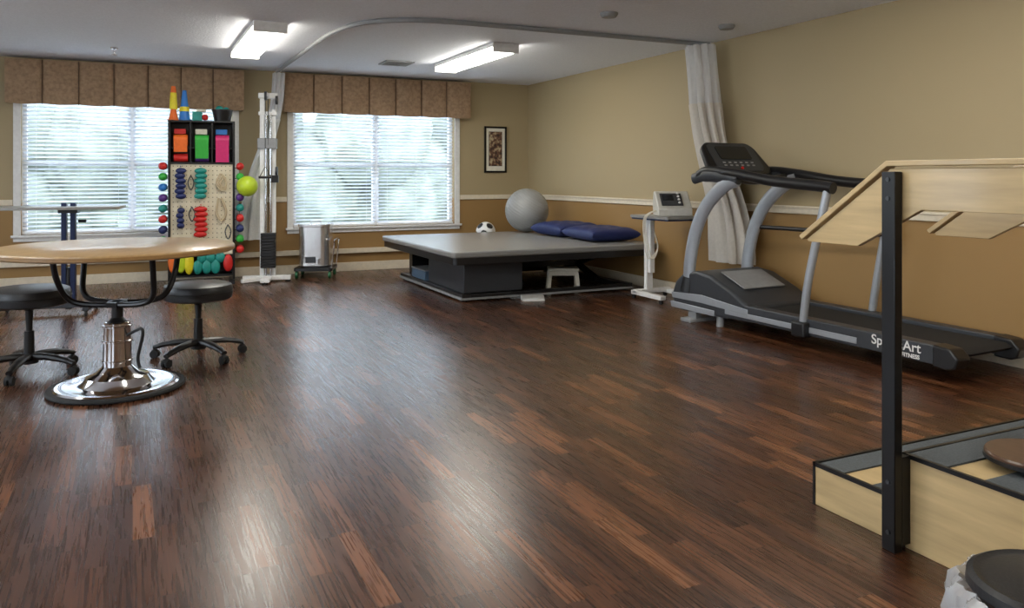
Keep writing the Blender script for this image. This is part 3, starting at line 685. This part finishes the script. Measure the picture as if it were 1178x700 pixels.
g.part('rear_struts', M['silver'], lambda b: (tube(b, [(0.0, -1.38, 0.14), (-0.005, -1.44, 0.5), (0.02, -1.58, 1.12)], 0.028, n=12), tube(b, [(W, -1.38, 0.14), (W, -1.44, 0.5), (W-0.02, -1.58, 1.12)], 0.028, n=12)))
g.part('strut_clamps', M['black'], lambda b: [bb(b, x-0.045, x+0.045, -1.44, -1.32, 0.085, 0.19) for x in (-0.01, W+0.0)], 0.015, seg=3)
# console
def cons(b):
    poly = rrect(-0.31, 0.31, -0.18, 0.18, 0.09)
    prismz(b, [(x*(1-0.12*(y/0.17)), y) for x, y in poly], -0.03, 0.03)
def place(o, loc, rot): o.location = loc; o.rotation_euler = rot
RT = (R(50), 0, 0); CP = (W/2-0.02, -0.36, 1.32)
o = g.part('console_body', M['black'], cons, 0.02, seg=3); place(o, CP, RT)
o = g.part('console_face', M['gray'], lambda b: prismz(b, rrect(-0.25, 0.25, -0.14, 0.15, 0.06), 0.03, 0.036)); place(o, CP, RT)
o = g.part('console_display', M['screen'], lambda b: (prismz(b, rrect(-0.17, 0.17, -0.02, 0.12, 0.02), 0.036, 0.042))); place(o, CP, RT)
o = g.part('console_buttons', M['lgray'], lambda b: [bb(b, -0.17+0.06*i, -0.145+0.06*i, -0.09+0.03*j, -0.078+0.03*j, 0.036, 0.041) for i in range(6) for j in range(2)]); place(o, CP, RT)
o = g.part('stop_button', M['red'], lambda b: cyl(b, (0, -0.115, 0.034), (0, -0.115, 0.046), 0.012)); place(o, CP, RT)
g.part('console_arms', M['silver'], lambda b: [tube(b, [(x, -0.36, 1.18), (x+(0.1 if x < 0.3 else -0.1), -0.38, 1.21), (x+(0.16 if x < 0.3 else -0.16), -0.38, 1.27)], 0.03, n=12) for x in (0.03, W-0.03)])
g.part('console_crossbar', M['black'], lambda b: tube(b, [(0.02, -0.62, 1.19), (W/2, -0.56, 1.15), (W-0.02, -0.62, 1.19)], 0.028, n=12))
# label text
def label(parent, txt, size, loc, rot, m):
    cu = bpy.data.curves.new('side_label', 'FONT'); cu.body = txt; cu.size = size; cu.extrude = 0.0006; cu.offset = 0.001
    o = bpy.data.objects.new('side_label', cu); COL.objects.link(o); o.data.materials.append(m); o.parent = parent; o.location = loc; o.rotation_euler = rot
label(g.e, 'SportsArt', 0.084, (-0.003, LB+0.57, 0.142), (R(90), 0, R(-90)), M['white'])
label(g.e, 'FITNESS', 0.034, (-0.003, LB+0.36, 0.104), (R(90), 0, R(-90)), M['white'])

# ------------------------------------------------------------------ training stairs
g = G('training_stairs')
SX0, SX1 = 2.235, 3.50
SY = [2.13, 1.76, 1.36, 0.9]; SZ = [0.145, 0.295, 0.295]
g.part('low_step_box', M['maple'], lambda b: bb(b, SX0, SX1, SY[1], SY[0], 0.0, SZ[0]), 0.002)
g.part('platform_box', M['maple'], lambda b: bb(b, SX0, SX1, 0.75, SY[1], 0.0, SZ[1]), 0.002)
def treads(b):
    bb(b, SX0+0.01, SX1-0.01, 2.01, 2.115, SZ[0], SZ[0]+0.006)
    bb(b, SX0+0.01, SX1-0.01, 1.775, 1.89, SZ[0], SZ[0]+0.006)
    bb(b, SX0+0.01, SX1-0.01, 1.62, 1.75, SZ[1], SZ[1]+0.006)
    bb(b, SX0+0.01, SX1-0.01, 0.77, 1.50, SZ[1], SZ[1]+0.006)
g.part('tread_strips', M['runner'], treads)
def edg(b):
    for y0, y1, z in ((SY[1], SY[0], SZ[0]), (0.75, SY[1], SZ[1])):
        bb(b, SX0-0.004, SX0+0.008, y0, y1, z-0.006, z+0.008)
    bb(b, SX0-0.004, SX1, SY[0]-0.008, SY[0]+0.004, SZ[0]-0.006, SZ[0]+0.008)
    bb(b, SX0-0.004, SX1, SY[1]-0.008, SY[1]+0.004, SZ[1]-0.006, SZ[1]+0.008)
    bb(b, SX0-0.004, SX0+0.006, SY[0]-0.006, SY[0]+0.004, 0, SZ[0]); bb(b, SX0-0.004, SX0+0.006, SY[1]-0.006, SY[1]+0.004, 0, SZ[1])
g.part('black_edging', M['blackm'], edg)
prof = [(2.130, 0.965), (1.780, 1.215), (0.75, 1.215), (0.75, 1.085), (1.67, 1.085), (1.91, 0.955), (2.125, 0.955)]
def cap(b, x0, x1):
    prismx(b, [(2.145, 0.96), (1.785, 1.222), (0.74, 1.222), (0.74, 1.240), (1.79, 1.240), (2.158, 0.975)], x0, x1)
for xx in (2.20, 2.885):
    sfx = 'near' if xx < 2.5 else 'far'
    g.part('rail_panel_'+sfx, M['maple'], lambda b, xx=xx: prismx(b, prof, xx, xx+0.022), 0.002)
    g.part('rail_cap_'+sfx, M['maple'], lambda b, xx=xx: cap(b, xx-0.012, xx+0.034), 0.003)
    def post(b, xx=xx, sfx=sfx):
        yy = 0.0 if sfx == 'near' else -0.08
        bb(b, xx-0.036, xx-0.001, 1.735+yy, 1.785+yy, 0.0 if sfx == 'near' else 0.302, 1.205)
    g.part('post_'+sfx, M['blackm'], post, 0.003)
    g.part('post_rear_'+sfx, M['blackm'], lambda b, xx=xx: bb(b, xx-0.036, xx-0.001, 0.8, 0.85, 0.0 if xx < 2.5 else 0.302, 1.205), 0.003)
g.part('post_bolts', M['gray'], lambda b: [cyl(b, (2.160, 1.76, z), (2.166, 1.76, z), 0.007, n=12) for z in (0.06, 0.22, 1.12, 1.18)])
g.part('post_bracket', M['blackm'], lambda b: bb(b, 2.198, 2.236, 1.735, 1.785, 0.02, 0.30))

g = G('wobble_board', (2.50, 1.50, 0.302))
g.part('deck', M['walnut'], lambda b: lathe(b, [(0, 0.018), (0.138, 0.018), (0.142, 0.023), (0.142, 0.035), (0.138, 0.040), (0, 0.040)], n=56))
g.part('edge_band', M['black'], lambda b: lathe(b, [(0.138, 0.015), (0.145, 0.016), (0.145, 0.028), (0.138, 0.029)], n=56))
g.part('pivot', M['black'], lambda b: lathe(b, [(0, 0), (0.03, 0.002), (0.06, 0.01), (0.075, 0.018), (0, 0.018)], n=32))

g = G('trash_can', (1.635, 0.95, 0))
g.part('bin', M['black'], lambda b: lathe(b, [(0, 0), (0.115, 0), (0.12, 0.01), (0.14, 0.36), (0.13, 0.36), (0.125, 0.345), (0, 0.345)], n=48))
g.part('lid', M['vblack'], lambda b: lathe(b, [(0, 0.358), (0.145, 0.358), (0.152, 0.368), (0.150, 0.385), (0.138, 0.392), (0.128, 0.388), (0.12, 0.388), (0.08, 0.395), (0, 0.398)], n=56))
def liner(b):
    n = 120; rings = []
    for i, (r, z) in enumerate(((0.150, 0.357), (0.164, 0.368), (0.178, 0.352), (0.186, 0.315), (0.182, 0.275), (0.170, 0.24), (0.156, 0.215))):
        ring = []
        for j in range(n):
            t = 2*math.pi*j/n
            rr = r+(0.012*i/6+0.003)*math.sin(13*t+i*0.8)+0.005*math.sin(29*t+i)
            ring.append(b.verts.new((rr*math.cos(t), rr*math.sin(t), z+0.015*math.sin(5*t)*(i/6))))
        rings.append(ring)
    for a, c in zip(rings[:-1], rings[1:]):
        for j in range(n): b.faces.new((a[j], a[(j+1) % n], c[(j+1) % n], c[j]))
g.part('liner_bag', M['bag'], liner)

# ------------------------------------------------------------------ world, camera
w = bpy.data.worlds.new('daylight'); S.world = w; w.use_nodes = True
bg = w.node_tree.nodes['Background']; bg.inputs['Color'].default_value = (0.79, 0.89, 1.0, 1); bg.inputs['Strength'].default_value = 8.0
cam = bpy.data.cameras.new('camera'); co = bpy.data.objects.new('camera', cam); COL.objects.link(co); S.camera = co
co.location = (0, 0, 1.19); co.rotation_euler = (R(90), 0, R(-25.55))
cam.sensor_width = 36; cam.sensor_fit = 'HORIZONTAL'; cam.lens = 36*914/1178; cam.shift_y = -(350-203)/1178
cam.clip_start = 0.05
